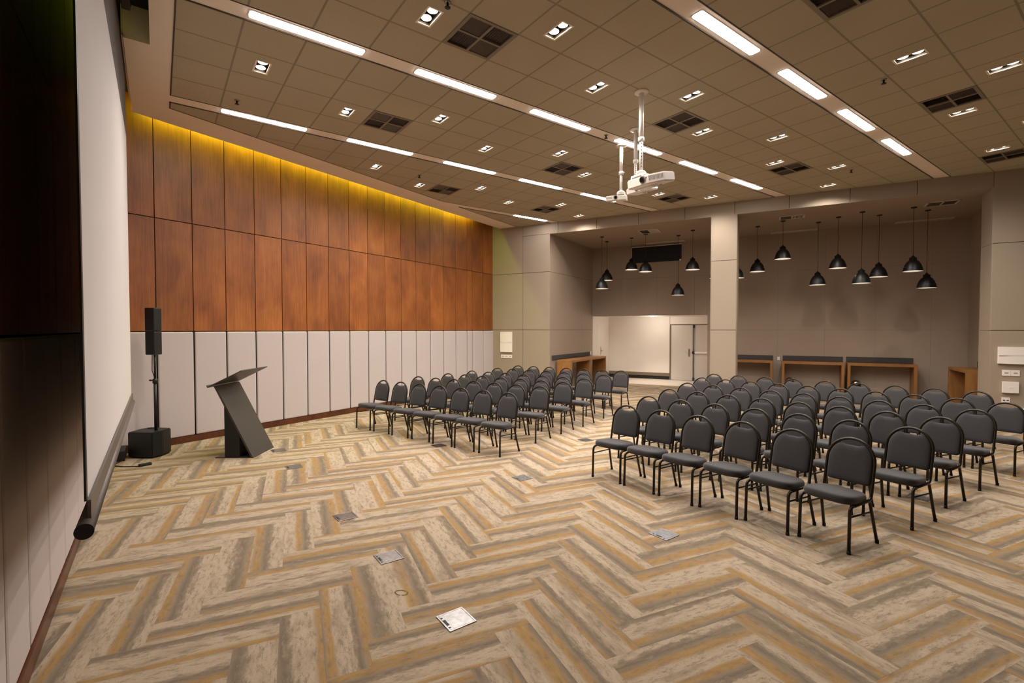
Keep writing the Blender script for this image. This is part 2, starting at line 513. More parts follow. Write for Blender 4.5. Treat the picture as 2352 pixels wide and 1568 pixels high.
# doors
def door_double():
    d = empty('door_1', B(-2.76, 5.33), th); struct(d, 'pale double fire door with black rod and white push bar')
    for sx, x0, x1 in ((-1, -.78, -.006), (1, .006, .78)):
        bm = NB(); box(bm, x0, x1, 0, .05, .012, 2.09, bevel=.004)
        leaf = obj('door_leaf', bm, M['door'], d)
        if sx < 0:
            bm = NB(); box(bm, -.16, -.11, -.012, 0, .9, 1.2, bevel=.004)
            obj('lock_plate', bm, M['alu'], leaf)
            bm = NB(); tube(bm, fillet([(-.135, 0, 1.07), (-.135, -.055, 1.07), (-.27, -.055, 1.07)], .02), .011)
            obj('door_handle', bm, M['chrome'], leaf)
            bm = NB(); cylx(bm, -.4, -.385, -.003, 1.5, .012); obj('peephole', bm, M['alu'], leaf)
        else:
            bm = NB(); tube(bm, [(.03, -.03, .02), (.03, -.03, 2.09)], .012); box(bm, .0, .06, -.05, 0, .0, .12); box(bm, 0, .06, -.05, 0, 1.98, 2.09)
            obj('vertical_rod', bm, M['black'], leaf)
            bm = NB(); lathe(bm, [(0, -.02), (.045, -.02), (.06, 0), (.045, .02), (0, .02)], 16)
            lk_ = obj('latch', bm, M['black'], leaf); lk_.location = (.03, -.05, 1.06); lk_.rotation_euler = (R(90), 0, 0)
            bm = NB(); box(bm, .06, .72, -.07, -.03, 1.03, 1.10, bevel=.008); obj('push_bar', bm, M['plast'], leaf)
    bm = NB()
    for a, b, z0, z1 in ((-.84, -.785, 0, 2.1), (.785, .8, 0, 2.1), (-.84, .8, 2.095, 2.12)): box(bm, a, b, -.0, .08, z0, z1)
    obj('door_frame', bm, M['greyband'], d)
    d2 = empty('door_2', B(-5.985, 4.3), th); struct(d2, 'flush pale door in the vestibule side wall')
    bm = NB(); box(bm, 0, .012, -.42, .42, .01, 2.1, bevel=.003); obj('door_leaf', bm, M['white'], d2)
    bm = NB(); box(bm, .012, .02, -.06, -.02, .95, 1.25); tube(bm, fillet([(.01, -.04, 1.1), (.06, -.04, 1.1), (.06, .08, 1.1)], .02), .011)
    obj('door_handle', bm, M['alu'], d2)
door_double()

# ------------------------------------------------------------------ ceiling
def ngon(bm, pts, z, mi=0):
    if len(pts) < 3: return
    f = bm.faces.new([bm.verts.new((p[0], p[1], z)) for p in pts]); f.material_index = mi

XK = [-5.6+2.75*k for k in range(-3, 4)]
DOWN, VENT, FLU = [], [], []
for k, x0 in zip(range(-3, 4), XK):
    for a in range(-6, 24):
        yc = .157 + .625*(a+6) + .3125     # centre of tile row a..a+1
        cell_even = (a % 2 == 1)           # a = -5,-3,-1 ... carries a fixture
        if cell_even:
            idx = (a+5)//2
            odd = idx % 2
            # column alternates; neighbouring fields are mirrored
            if k in (0, ): xc = x0+(.9375 if odd else 1.5625)
            elif k == -1: xc = x0+(.9375 if odd else 1.5625)
            elif k == -2: xc = x0+(.9375 if odd else 1.5625)
            else: xc = x0+(.9375 if odd else 1.5625)
            DOWN.append((k, xc, yc))
VENT = [(0, -4.6625, 2.969), (0, -4.6625, 6.719), (0, -4.6625, 10.469), (-1, -7.4125, 2.969), (-1, -7.4125, 6.719), (-1, -7.4125, 10.469),
        (-2, -10.1625, 5.469), (-2, -10.1625, 8.594-.0), (1, -1.9125, 5.469), (1, -1.9125, 9.219), (1, -1.9125, 12.969)]
def in_room(x, y, mar=.2, off=TB):
    p = Vector((x, y, 0))
    return p.dot(Nn) < D0-mar and (p-W0).dot(wn) > off+mar and y > .18 and x < XR-.1
DOWN = [(k, x, y) for k, x, y in DOWN if in_room(x, y) and not (k >= 1 and (y < 7 or y > 13)) and not (k == 0 and y < 2) and k < 2]
VENT = [v for v in VENT if in_room(v[1], v[2])]

def ceiling():
    root = struct(empty('ceiling'), 'suspended ceiling of grey-brown tiles between beige light strips')
    # beige boards
    bm = NB(); T = .03
    big = 20
    for x0 in [x-.25 for x in XK]:
        pts = clip_wood(clip_header([(x0, .18), (x0+.25, .18), (x0+.25, big), (x0, big)]), .30)
        if x0 > XR: continue
        if len(pts) > 2: prism(bm, pts, HC, HC+T)
    pts = clip_wood([(-12, -.03), (XR, -.03), (XR, .18), (-12, .18)], .30); prism(bm, pts, HC, HC+T)
    pts = clip_wood([(-12, -.27), (-7.03, -.27), (-7.03, -.03), (-12, -.03)], .30); prism(bm, pts, HC, HC+T)
    band = clip([(-16, -.03), (-6, -.03), (-6, big), (-16, big)], wn.x, wn.y, W0.dot(wn)+TB)
    band = clip_header(clip_wood(band, .30)); band = clip(band, 0, -1, -.18)
    prism(bm, band, HC-.0006, HC+T)
    obj('plaster_border', bm, M['plaster'], root)
    # tile fields
    bm = NB(); bt = NB(); hole = {}
    for k, x, y in DOWN: hole[(round(x, 2), round(y, 2))] = 'd'
    for k, x, y in VENT: hole[(round(x, 2), round(y, 2))] = 'v'
    for k, x0 in zip(range(-3, 4), XK):
        if x0 > XR: continue
        full = clip_wood(clip_header([(x0, .18), (x0+2.5, .18), (x0+2.5, big), (x0, big)]), TB)
        if len(full) < 3: continue
        for i in range(4):
            for a in range(-6, 26):
                xa, ya = x0+.625*i, .157+.625*(a+6)
                c = (xa+.3125, ya+.3125)
                h = hole.get((round(c[0], 2), round(c[1], 2)))
                cell = [(xa, ya), (xa+.625, ya), (xa+.625, ya+.625), (xa, ya+.625)]
                if h == 'v': continue
                if h == 'd':
                    hx, hy = .15, .075
                    o4 = cell; i4 = [(c[0]-hx, c[1]-hy), (c[0]+hx, c[1]-hy), (c[0]+hx, c[1]+hy), (c[0]-hx, c[1]+hy)]
                    for q in range(4):
                        ngon(bm, [o4[q], o4[(q+1) % 4], i4[(q+1) % 4], i4[q]], HC-.008)
                    continue
                p = cell
                if a == -6: p = clip(p, 0, -1, -.18)
                p = clip_wood(clip_header(p), TB)
                ngon(bm, p, HC-.008)
        n = len(full)
        for q in range(n):
            p, r = Vector((*full[q], 0)), Vector((*full[(q+1) % n], 0))
            if abs(p.dot(Nn)-D0) < .01 and abs(r.dot(Nn)-D0) < .01: continue
            d = (r-p).normalized(); s = Vector((-d.y, d.x, 0))
            cen = sum((Vector((*v, 0)) for v in full), Vector())/n
            if s.dot(cen-p) < 0: s = -s
            w_ = .016
            prism(bt, [p[:2], r[:2], (r+s*w_)[:2], (p+s*w_)[:2]], HC-.011, HC+.01)
    obj('tile_field', bm, M['tile'], root)
    obj('edge_trim', bt, M['trimdark'], root)
    bm = NB(); box(bm, -7.05, XR, -.03, -.01, HC+.03, 5.6); box(bm, -7.06, -7.03, -.27, -.01, HC+.03, 5.6); box(bm, -9.0, -7.05, -.29, -.27, HC+.03, 5.6)
    obj('slot_lining', bm, M['plaster'], root)
    # plenum above everything
    bm = NB(); box(bm, -15.5, XR+.3, -1.2, 20, 5.6, 5.7)
    obj('plenum', bm, M['gap'], root)
    # cove returns: boards that close the coves along the wood walls
    bm = NB()
    p0 = W0 + wn*.30 - wd*.6; p1 = W0 + wn*.30 + wd*9.7
    box(bm, -.3, 9.5, -.62, -.60, HC+.02, 5.6)
    obj('cove_back', bm, M['plaster'], root, loc=W0, rotz=wrot)
ceiling()

def cove(name, label, x0, x1, y, loc, rot, mat='led'):
    r = empty(name, loc, rot); tag(r, label, 'light')
    bm = NB(); box(bm, x0, x1, y-.01, y+.01, 5.497, 5.503); obj('led_strip', bm, M[mat], r)
    bm = NB(); s = -1 if y < 0 else 1
    box(bm, x0, x1, y-.02, y+.02, 5.504, 5.53); obj('led_rail', bm, M['alu'], r)
cove('cove_light', 'yellow glowing cove light strip along the top of the wood wall', -.15, 8.4, -.14, W0, wrot)
cove('cove_light', 'yellow cove light strip above the wall behind the screen', -9.2, 4.0, .12, (0, YS, 0), 0, 'ledlow')

# fluorescent fittings
def rrect(w, l, r, n=5):
    p = []
    for cx, cy, a0 in ((w/2-r, l/2-r, 0), (-w/2+r, l/2-r, 90), (-w/2+r, -l/2+r, 180), (w/2-r, -l/2+r, 270)):
        for k in range(n+1):
            a = R(a0+90*k/n); p.append((cx+r*math.cos(a), cy+r*math.sin(a)))
    return p
fl0 = empty('strip_light', (0, 0, HC))
bm = NB(); prism(bm, rrect(.145, 1.225, .03), -.004, .001); obj('frame', bm, M['ventframe'], fl0)
bm = NB(); prism(bm, rrect(.122, 1.2, .024), -.0085, -.003); obj('diffuser', bm, M['fluo'], fl0)
ordn = ['first', 'second', 'third', 'fourth', 'fifth', 'sixth', 'seventh', 'eighth', 'ninth', 'tenth', 'eleventh', 'twelfth']
STN = {-3: 'short far-left ceiling strip by the wood wall', -2: 'ceiling strip nearest the wood wall', -1: 'middle ceiling strip over the projectors', 0: 'right-hand ceiling strip', 1: 'ceiling strip at far right', 2: 'ceiling strip beyond right edge', 3: 'last ceiling strip'}
firstf = True
for k, x0 in zip(range(-3, 4), XK):
    xc = x0-.125 + 2.75*0
    # strip k lies left of field k
    cnt = 0
    for j in range(0, 9):
        yc = 1.415+1.875*j
        p = Vector((xc, yc+.6, 0))
        if not (p.dot(Nn) < D0-.05 and (Vector((xc, yc-.6, 0))-W0).dot(wn) > .45 and xc < XR): continue
        if k == -3 or (k == -2 and j < 4): continue
        if (k >= 1 and (yc < 4 or yc > 12)) or k >= 2: continue
        o = fl0 if firstf else dup(fl0)
        firstf = False
        o.location = (xc, yc, HC)
        nm = {-3: 'short strip by the wood wall', -2: 'left ceiling strip', -1: 'middle ceiling strip', 0: 'right ceiling strip'}.get(k, 'ceiling strip beyond the frame')
        # strip index: k=-1 -> x -8.475 is left; names by position
        tag(o, '', 'light', 'fluorescent lights in the ceiling strips')
        o['strip'] = k; o['pos'] = cnt; cnt += 1
NMS = {-3: 'far strip', -2: 'short strip by the wood wall', -1: 'left ceiling strip', 0: 'middle ceiling strip', 1: 'right ceiling strip', 2: 'strip above the camera', 3: 'strip near the right wall'}
for o in [o for o in C.objects if o.name.startswith('strip_light')]:
    s, p = o['strip'], o['pos']
    o['label'] = 'white fluorescent light, %s from the screen in the %s' % (ordn[p], NMS[s]) if s != -2 else 'single white fluorescent light in the short strip where wood wall meets back wall'
    del o['strip']; del o['pos']

# recessed twin downlights
dl0 = empty('downlight', (0, 0, HC-.008))
bm = NB()
for a, b, c_, d in ((-.162, .162, -.087, -.068), (-.162, .162, .068, .087), (-.162, -.143, -.07, .07), (.143, .162, -.07, .07)):
    box(bm, a, b, c_, d, -.004, .004, mi=0)
obj('trim', bm, M['lamptrim'], dl0)
bm = NB()
for a, b, c_, d in ((-.15, .15, -.076, -.072), (-.15, .15, .072, .076), (-.152, -.148, -.075, .075), (.148, .152, -.075, .075)):
    box(bm, a, b, c_, d, .003, .085, mi=0)
box(bm, -.15, .15, -.075, .075, .08, .09, mi=1)
obj('housing', bm, [M['lampwall'], M['lampbox']], dl0)
for sx in (-.073, .073):
    bm = NB(); lathe(bm, [(0, .038), (.05, .034), (.060, .028), (.064, .04), (.05, .065), (0, .075)], 20, sx, 0)
    lp = obj('lamp', bm, M['lampbox'], dl0)
    bm = NB(); lathe(bm, [(0, .018), (.03, .020), (.054, .027), (.054, .034), (0, .036)], 20, sx, 0)
    obj('bulb', bm, M['lampdisc'], lp)
sl = bpy.data.lights.new('downlight_beam', 'SPOT'); sl.energy = SPOT; sl.color = (1, .94, .86)
sl.spot_size = R(152); sl.spot_blend = 1.0; sl.shadow_soft_size = .05
lo = bpy.data.objects.new('downlight_beam', sl); link(lo, dl0); lo.location = (0, 0, -.002)
FLD = {-3: 'far-left corner tile field', -2: 'tile field beside the wood wall', -1: 'second tile field from wood wall', 0: 'middle tile field', 1: 'right tile field', 2: 'tile field above the camera', 3: 'tile field by the right wall'}
cnts = {}
for i, (k, x, y) in enumerate(DOWN):
    o = dl0 if i == 0 else dup(dl0)
    o.location = (x, y, HC-.008); cnts[k] = cnts.get(k, 0)+1
    tag(o, 'twin-lamp downlight, %s from the screen in the %s' % (ordn[cnts[k]-1], FLD[k]), 'light', 'recessed twin downlights')

# ceiling air diffusers
def louver(bm, x0, x1, y0, y1, along_x, n=9, z=0):
    for i in range(n):
        t = (i+.5)/n
        if along_x:
            y = y0+(y1-y0)*t; w = (y1-y0)/n
            vs = [bm.verts.new(p) for p in ((x0, y-w*.35, z+.004), (x1, y-w*.35, z+.004), (x1, y+w*.3, z+.022), (x0, y+w*.3, z+.022))]
        else:
            x = x0+(x1-x0)*t; w = (x1-x0)/n
            vs = [bm.verts.new(p) for p in ((x-w*.35, y0, z+.004), (x-w*.35, y1, z+.004), (x+w*.3, y1, z+.022), (x+w*.3, y0, z+.022))]
        bm.faces.new(vs)
v0 = empty('air_diffuser', (0, 0, HC-.008))
bm = NB(); hw = .3115
for a, b, c_, d in ((-hw, hw, -hw, -.272), (-hw, hw, .272, hw), (-hw, -.272, -.273, .273), (.272, hw, -.273, .273), (-.273, .273, -.014, .014), (-.014, .014, -.273, .273)):
    box(bm, a, b, c_, d, -.006, .012)
obj('frame', bm, M['ventframe'], v0)
for qx, qy, al in ((0, 0, True), (1, 0, False), (0, 1, False), (1, 1, True)):
    bm = NB(); x0, x1 = (-.272, -.014) if qx == 0 else (.014, .272); y0, y1 = (-.272, -.014) if qy == 0 else (.014, .272)
    louver(bm, x0, x1, y0, y1, al)
    obj('louver', bm, M['ventslat'], v0)
bm = NB(); box(bm, -.31, .31, -.31, .31, .026, .04); obj('back_plate', bm, M['ventback'], v0)
cnts = {}
for i, (k, x, y) in enumerate(VENT):
    o = v0 if i == 0 else dup(v0)
    o.location = (x, y, HC-.008); cnts[k] = cnts.get(k, 0)+1
    tag(o, 'square air diffuser, %s from the screen in the %s' % (ordn[cnts[k]-1], FLD[k]), 'vent', 'square ceiling diffusers')

# sprinkler heads
sp0 = empty('sprinkler', (0, 0, HC))
bm = NB(); lathe(bm, [(0, 0), (.035, 0), (.03, -.012), (0, -.012)], 16); obj('escutcheon', bm, M['alu'], sp0)
bm = NB(); lathe(bm, [(0, -.01), (.012, -.012), (.012, -.05), (.03, -.055), (.03, -.06), (0, -.06)], 14); obj('head', bm, M['lampbox'], sp0)
bm = NB(); tube(bm, [(0, 0, 0), (0, 0, .385)], .012, 8); obj('drop_pipe', bm, M['alu'], sp0)
for i, ((x, y), lb) in enumerate([((-7.965, .957), 'in the tile beside the first left strip light'), ((-4.345, 2.387), 'at the top edge above the first vent'), ((-9.498, 4.523), 'between downlights near the wood wall'), ((-5.705, 6.158), 'on the beige strip left of the projector poles'), ((-2.284, 7.726), 'on the grid line right of the right strip'), ((-3.937, 11.537), 'near the back wall before the right strip')]):
    o = sp0 if i == 0 else dup(sp0)
    o.location = (x, y, HC-.005 if i != 3 else HC+.003)
    tag(o, 'small ceiling sprinkler head ' + lb, 'sprinkler', 'ceiling sprinkler heads')

# ------------------------------------------------------------------ projection screen
def proj_screen():
    y = -.30; xn, xf = -3.13, -8.05; zb, zt = 1.085, 4.43
    r = empty('projection_screen', ((xn+xf)/2, y, 0)); cx = (xn+xf)/2
    tag(r, 'large white roll-down projection screen hanging before the panelled front wall', 'screen')
    bm = NB(); box(bm, xf-cx, xn-.055-cx, -.002, .002, zb, zt); obj('screen_fabric', bm, M['screen'], r)
    bm = NB(); box(bm, xf-cx, xn-cx, -.006, -.0035, zb, 5.3); obj('black_backing', bm, M['black'], r)
    bm = NB(); box(bm, xn-.055-cx, xn-cx, -.003, .003, zb, zt); obj('side_border', bm, M['black'], r)
    bm = NB(); box(bm, xf-cx, xn-cx, -.002, .002, zt, 5.3); obj('top_leader', bm, M['leader'], r)
    bm = NB()
    for q in (-1.8, 0, 1.8): box(bm, q-.02, q+.02, -.004, .004, 5.29, 5.602)
    obj('hanging_strap', bm, M['blackmat'], r)
    bm = NB(); tube(bm, [(xf-.08-cx, 0, .965), (xn+.08-cx, 0, .965)], .037, 28)
    box(bm, xf-cx, xn-cx, .006, .02, .97, zb+.005); obj('bottom_bar', bm, M['bar'], r)
    bm = NB(); tube(bm, [(xn+.08-cx, 0, .965), (xn+.09-cx, 0, .965)], .038, 28); obj('end_cap', bm, M['blackmat'], r)
proj_screen()
r = empty('roller_case', (-5.0, -.215, HC)); tag(r, 'black roller case end in the ceiling slot above the screen', 'screen case')
bm = NB(); box(bm, -1.54, 1.6, -.045, .03, .06, .22, bevel=.01); obj('case', bm, M['black'], r)
bm = NB(); box(bm, -1.56, -1.5, -.05, .035, .12, .38); obj('bracket', bm, M['blackmat'], r)

# ------------------------------------------------------------------ lectern
def lectern():
    P0 = Vector((-8.091, 1.12, 0)); P1 = Vector((-8.631, 1.497, 0)); W = (P1-P0).length
    rot = math.atan2((P1-P0).y, (P1-P0).x)   # local x along the width, -y towards the audience
    r = empty('lectern', P0, rot); tag(r, 'slanted dark metal lectern with tilted reading board by the fabric wall', 'lectern')
    # local y+ : towards the speaker
    d, z = .54, 1.08
    def slab(pts, t):                        # pts = (y,z) profile extruded along x
        bm = NB()
        x0, x1, prof = pts
        lo = [bm.verts.new((x0, a, b)) for a, b in prof]; hi = [bm.verts.new((x1, a, b)) for a, b in prof]
        bm.faces.new(lo); bm.faces.new(hi[::-1]); n = len(prof)
        for i in range(n): bm.faces.new((lo[i], hi[i], hi[(i+1) % n], lo[(i+1) % n]))
        return bm
    obj('base_plate', slab((0, W, [(0, 0), (.56, 0), (.56, .014), (0, .014)]), 0), M['lectern'], r)
    t = .03
    obj('slanted_panel', slab((0, W, [(0, .0), (t, .0), (d+t, z), (d, z)]), 0), M['lectern'], r)
    obj('support_panel', slab((.0, W, [(.20, .01), (.42, .01), (.42, .78), (.385, .72), (.20, .33)]), 0), M['black'], r)
    a = Vector((.625, 1.063)); b = Vector((.115, 1.313)); u = (b-a).normalized(); nn = Vector((-u.y, u.x))
    if nn.y < 0: nn = -nn
    q = [a, b, b+nn*.014, a+nn*.014]
    obj('reading_board', slab((-.064, W+.064, [tuple(v) for v in q]), 0), M['lectern'], r)
    c = a+nn*.014
    obj('book_ledge', slab((-.064, W+.064, [tuple(c), tuple(c+u*.01), tuple(c+u*.01+nn*.025), tuple(c+nn*.025)]), 0), M['lectern'], r)
lectern()

# ------------------------------------------------------------------ column loudspeaker
def speaker():
    r = empty('column_speaker', (-9.13, -.05, 0), R(50)); tag(r, 'black column loudspeaker on a pole rising from a subwoofer box', 'loudspeaker')
    # local +y is the rear, front curved towards -y ... plan traced from its footprint
    a = [Vector((-9.178, -.396, 0)), Vector((-8.93, -.10, 0)), Vector((-9.03, .03, 0)), Vector((-9.209, .139, 0)), Vector((-9.46, -.10, 0)), Vector((-9.40, -.25, 0))]
    inv = Matrix.Rotation(-R(50), 4, 'Z')
    pl = [inv @ (v-Vector((-9.13, -.05, 0))) for v in a]
    bm = NB(); prism(bm, [(p.x, p.y) for p in pl], .015, .39)
    bmesh.ops.bevel(bm, geom=bm.edges[:], offset=.012, segments=2, affect='EDGES')
    sub = obj('subwoofer', bm, M['black'], r)
    bm = NB(); prism(bm, [(p.x*.86, p.y*.86) for p in pl], 0, .02); obj('foot', bm, M['blackmat'], sub)
    bm = NB(); tube(bm, [(0, 0, .38), (0, 0, 1.15)], .022, 14); tube(bm, [(0, 0, 1.13), (0, 0, 1.65)], .016, 14)
    pole = obj('pole', bm, M['black'], r, smooth=False)
    bm = NB(); lathe(bm, [(.022, 1.10), (.034, 1.11), (.034, 1.17), (.02, 1.18)], 16); tube(bm, [(0, 0, 1.14), (-.09, .02, 1.15)], .009); lathe(bm, [(0, 1.135), (.02, 1.14), (.02, 1.16), (0, 1.165)], 10, -.09, .02)
    obj('clamp', bm, M['black'], pole)
    for z0, z1 in ((1.545, 1.895), (1.905, 2.255)):
        bm = NB(); box(bm, -.075, .075, -.09, .06, z0, z1, bevel=.012); m_ = obj('column_module', bm, M['black'], r)
        bm = NB(); box(bm, -.062, .062, -.094, -.088, z0+.02, z1-.02); obj('grille', bm, M['blackmat'], m_)
    bm = NB()
    tube(bm, fillet([(-.03, .05, 1.62), (-.09, .06, 1.55), (-.08, .04, 1.3), (-.03, .03, 1.17), (-.03, .02, .8), (-.02, .04, .5), (-.10, .1, .40), (-.24, .12, .395)], .06), .006, 6)
    obj('speaker_cable', bm, M['cord'], r)
    r = empty('power_cable', (-8.6, -.35, 0)); tag(r, 'black power cable with plug lying on the carpet by the subwoofer', 'cable')
    pts = [(-.42, -.10, .012), (-.30, -.17, .008), (-.16, -.19, .008), (-.02, -.06, .008), (.06, .06, .008), (.09, .13, .008)]
    bm = NB(); tube(bm, fillet(pts, .12), .007, 8); obj('cord', bm, M['cord'], r)
    bm = NB(); box(bm, -.03, .03, 0, .15, .0, .035, bevel=.008)
    p = obj('plug', bm, M['blackmat'], r); p.location = (.085, .10, 0); p.rotation_euler = (0, 0, R(20))
    r = empty('amplifier_box', (-9.2, -.47, 0)); tag(r, 'low black box on the floor between subwoofer and front wall', 'box')
    bm = NB(); box(bm, -.26, .18, -.07, .05, 0.0, .15, bevel=.01); bx_ = obj('case', bm, M['black'], r)
    bm = NB(); box(bm, -.2, .12, .05, .053, .03, .12); obj('front_panel', bm, M['blackmat'], r)
speaker()

# ------------------------------------------------------------------ projectors on poles
def projector(name, loc, rot, zb, label, sc=1.0, mirror=False, lens=True):
    r = empty(name, (loc[0], loc[1], 0), rot); tag(r, label, 'projector', 'ceiling projectors on white poles')
    bm = NB(); lathe(bm, [(0, HC-.008), (.10, HC-.01), (.095, HC-.028), (.04, HC-.034), (0, HC-.034)], 28); obj('ceiling_flange', bm, M['plast'], r)
    zt = zb+.19*sc
    L = HC-.03-zt; zm = HC-.03-L*.58
    bm = NB(); tube(bm, [(0, 0, HC-.03), (0, 0, zm)], .034*max(sc, .9), 18); p = obj('pole', bm, M['plast'], r)
    bm = NB(); tube(bm, [(0, 0, zm+.02), (0, 0, zt+.02)], .026*max(sc, .9), 16); lp = obj('inner_pole', bm, M['plast'], r)
    bm = NB()
    for i in range(8):
        z = zt+.08+i*(zm-zt-.1)/8
        tube(bm, [(.022, -.018, z), (.0255, -.0215, z)], .006, 8)
    obj('adjustment_hole', bm, M['blackmat'], lp)
    bm = NB(); lathe(bm, [(.03, zm-.03), (.042, zm-.025), (.042, zm+.025), (.03, zm+.03)], 18); tube(bm, [(0, 0, zm), (.06, -.04, zm)], .007, 8); obj('collar', bm, M['plast'], p)
    bm = NB(); lathe(bm, [(0, zt-.03), (.055, zt-.03), (.075, zt-.005), (.055, zt+.02), (.03, zt+.03), (0, zt+.03)], 20)
    box(bm, -.10*sc, .12*sc, -.09*sc, .09*sc, zb+.125*sc, zb+.15*sc)
    for a, b in ((-.09, -.08), (.1, -.08), (-.09, .08), (.1, .08)): box(bm, (a-.012)*sc, (a+.012)*sc, (b-.012)*sc, (b+.012)*sc, zb+.10*sc, zb+.135*sc)
    box(bm, -.03, .03, -.03, .03, zb+.145*sc, zt)
    obj('mount_bracket', bm, M['plast'], r)
    mx = -1 if mirror else 1
    plan = [(-.153, -.125), (.20, -.125), (.395, -.015), (.40, .21), (-.153, .21)]
    bm = NB()
    prism(bm, [(mx*a*sc, b*sc) for a, b in plan], zb-.012*sc, zb+.115*sc)
    bmesh.ops.bevel(bm, geom=bm.edges[:], offset=.016*sc, segments=3, affect='EDGES')
    body = obj('body', bm, M['plast'], r)
    cc = Vector((0, 0, zb+.12*sc))
    body.matrix_local = Matrix.Translation(cc) @ Matrix.Rotation(R(9), 4, 'X') @ Matrix.Translation(-cc)
    # intake grille on the swept face
    a, b = Vector((mx*.22*sc, -.125*sc+.0113*sc, 0)), Vector((mx*.385*sc, -.02*sc, 0))
    d = (b-a).normalized(); nn = Vector((d.y, -d.x, 0))
    if nn.y > 0: nn = -nn
    bm = NB()
    for i in range(11):
        t = (i+.5)/11; c = a.lerp(b, t)
        q = [c-d*.005*sc, c+d*.005*sc]
        vs = [bm.verts.new((v+nn*.003)[:2]+(z,)) for v, z in ((q[0], zb+.03*sc), (q[1], zb+.03*sc), (q[1], zb+.09*sc), (q[0], zb+.09*sc))]
        bm.faces.new(vs)
    obj('intake_grille', bm, M['plastgrey'], body)
    bm = NB(); x = mx*.13*sc; z = zb+.062*sc
    tube(bm, [(x, -.10*sc, z), (x, -.134*sc, z)], .052*sc, 28); obj('lens_ring', bm, M['plastgrey'], body)
    bm = NB(); tube(bm, [(x, -.12*sc, z), (x, -.15*sc, z)], .038*sc, 28); obj('lens_barrel', bm, M['blackmat'], body)
    bm = NB(); tube(bm, [(x, -.14*sc, z), (x, -.152*sc, z)], .026*sc, 24); obj('lens', bm, M['glass'], body)
    bm = NB(); tube(bm, [(mx*.185*sc, -.12*sc, z+.015*sc), (mx*.185*sc, -.128*sc, z+.015*sc)], .007*sc, 10); obj('sensor', bm, M['blackmat'], body)
    bm = NB(); box(bm, -.09*sc, .16*sc, .0, .16*sc, zb-.026*sc, zb-.008*sc, bevel=.004)
    obj('lower_cover', bm, M['plast'], body)
    bm = NB(); tube(bm, fillet([(mx*.23*sc, .02*sc, zb-.005), (mx*.23*sc, .02*sc, zb-.05*sc), (mx*.30*sc, .05*sc, zb-.035*sc)], .02), .012*sc, 8)
    obj('security_knob', bm, M['chrome'], body)
projector('projector', (-4.374, 5.425), R(-2), 3.905, 'large white projector nearest the camera with round lens facing the screen')
projector('projector', (-5.244, 6.366), R(-2), 4.17, 'white projector on the middle pole, mostly hidden behind the nearest projector', .8)
projector('projector', (-5.85, 6.709), R(38), 4.245, 'small white projector on the leftmost pole, beyond the others', .68, mirror=True)

# ------------------------------------------------------------------ floor boxes
fb0 = empty('floor_box', (0, 0, 0))
bm = NB()
for a, b, c_, d in ((-.1, .1, -.1, -.088), (-.1, .1, .088, .1), (-.1, -.088, -.09, .09), (.088, .1, -.09, .09)): box(bm, a, b, c_, d, 0, .006, bevel=.0015)
obj('frame', bm, M['alu'], fb0)
bm = NB(); box(bm, -.086, .086, -.086, .086, 0, .005); obj('lid', bm, M['alu'], fb0)
bm = NB(); box(bm, -.03, .035, -.087, -.068, .0045, .0062); box(bm, -.062, -.05, -.087, -.074, .0045, .0062); box(bm, .055, .067, -.087, -.074, .0045, .0062); obj('cable_slot', bm, M['blackmat'], fb0)
FBX = [((-2.769, 1.571), 'nearest the camera in the open carpet'), ((-3.875, 1.547), 'second nearest the camera in the front line'), ((-4.987, 1.526), 'third from the camera in the front line'), ((-7.227, 1.506), 'fourth from the camera, right of the lectern'),
       ((-8.364, 1.519), 'right beside the lectern foot'), ((-2.775, 3.81), 'in front of the right chair block'), ((-4.933, 3.78), 'in the open carpet between the chair blocks'), ((-7.139, 3.726), 'before the front row of the left chair block'), ((-5.977, 5.974), 'in the aisle between the two chair blocks'), ((-1.664, 7.014), 'under the chairs at the right end of the right block')]
for i, (p, lb) in enumerate(FBX):
    o = fb0 if i == 0 else dup(fb0)
    o.location = (p[0], p[1], .0005); o.rotation_euler = (0, 0, R(random.uniform(-2, 2)))
    tag(o, 'square metal floor socket box ' + lb, 'floor box', 'metal floor boxes')

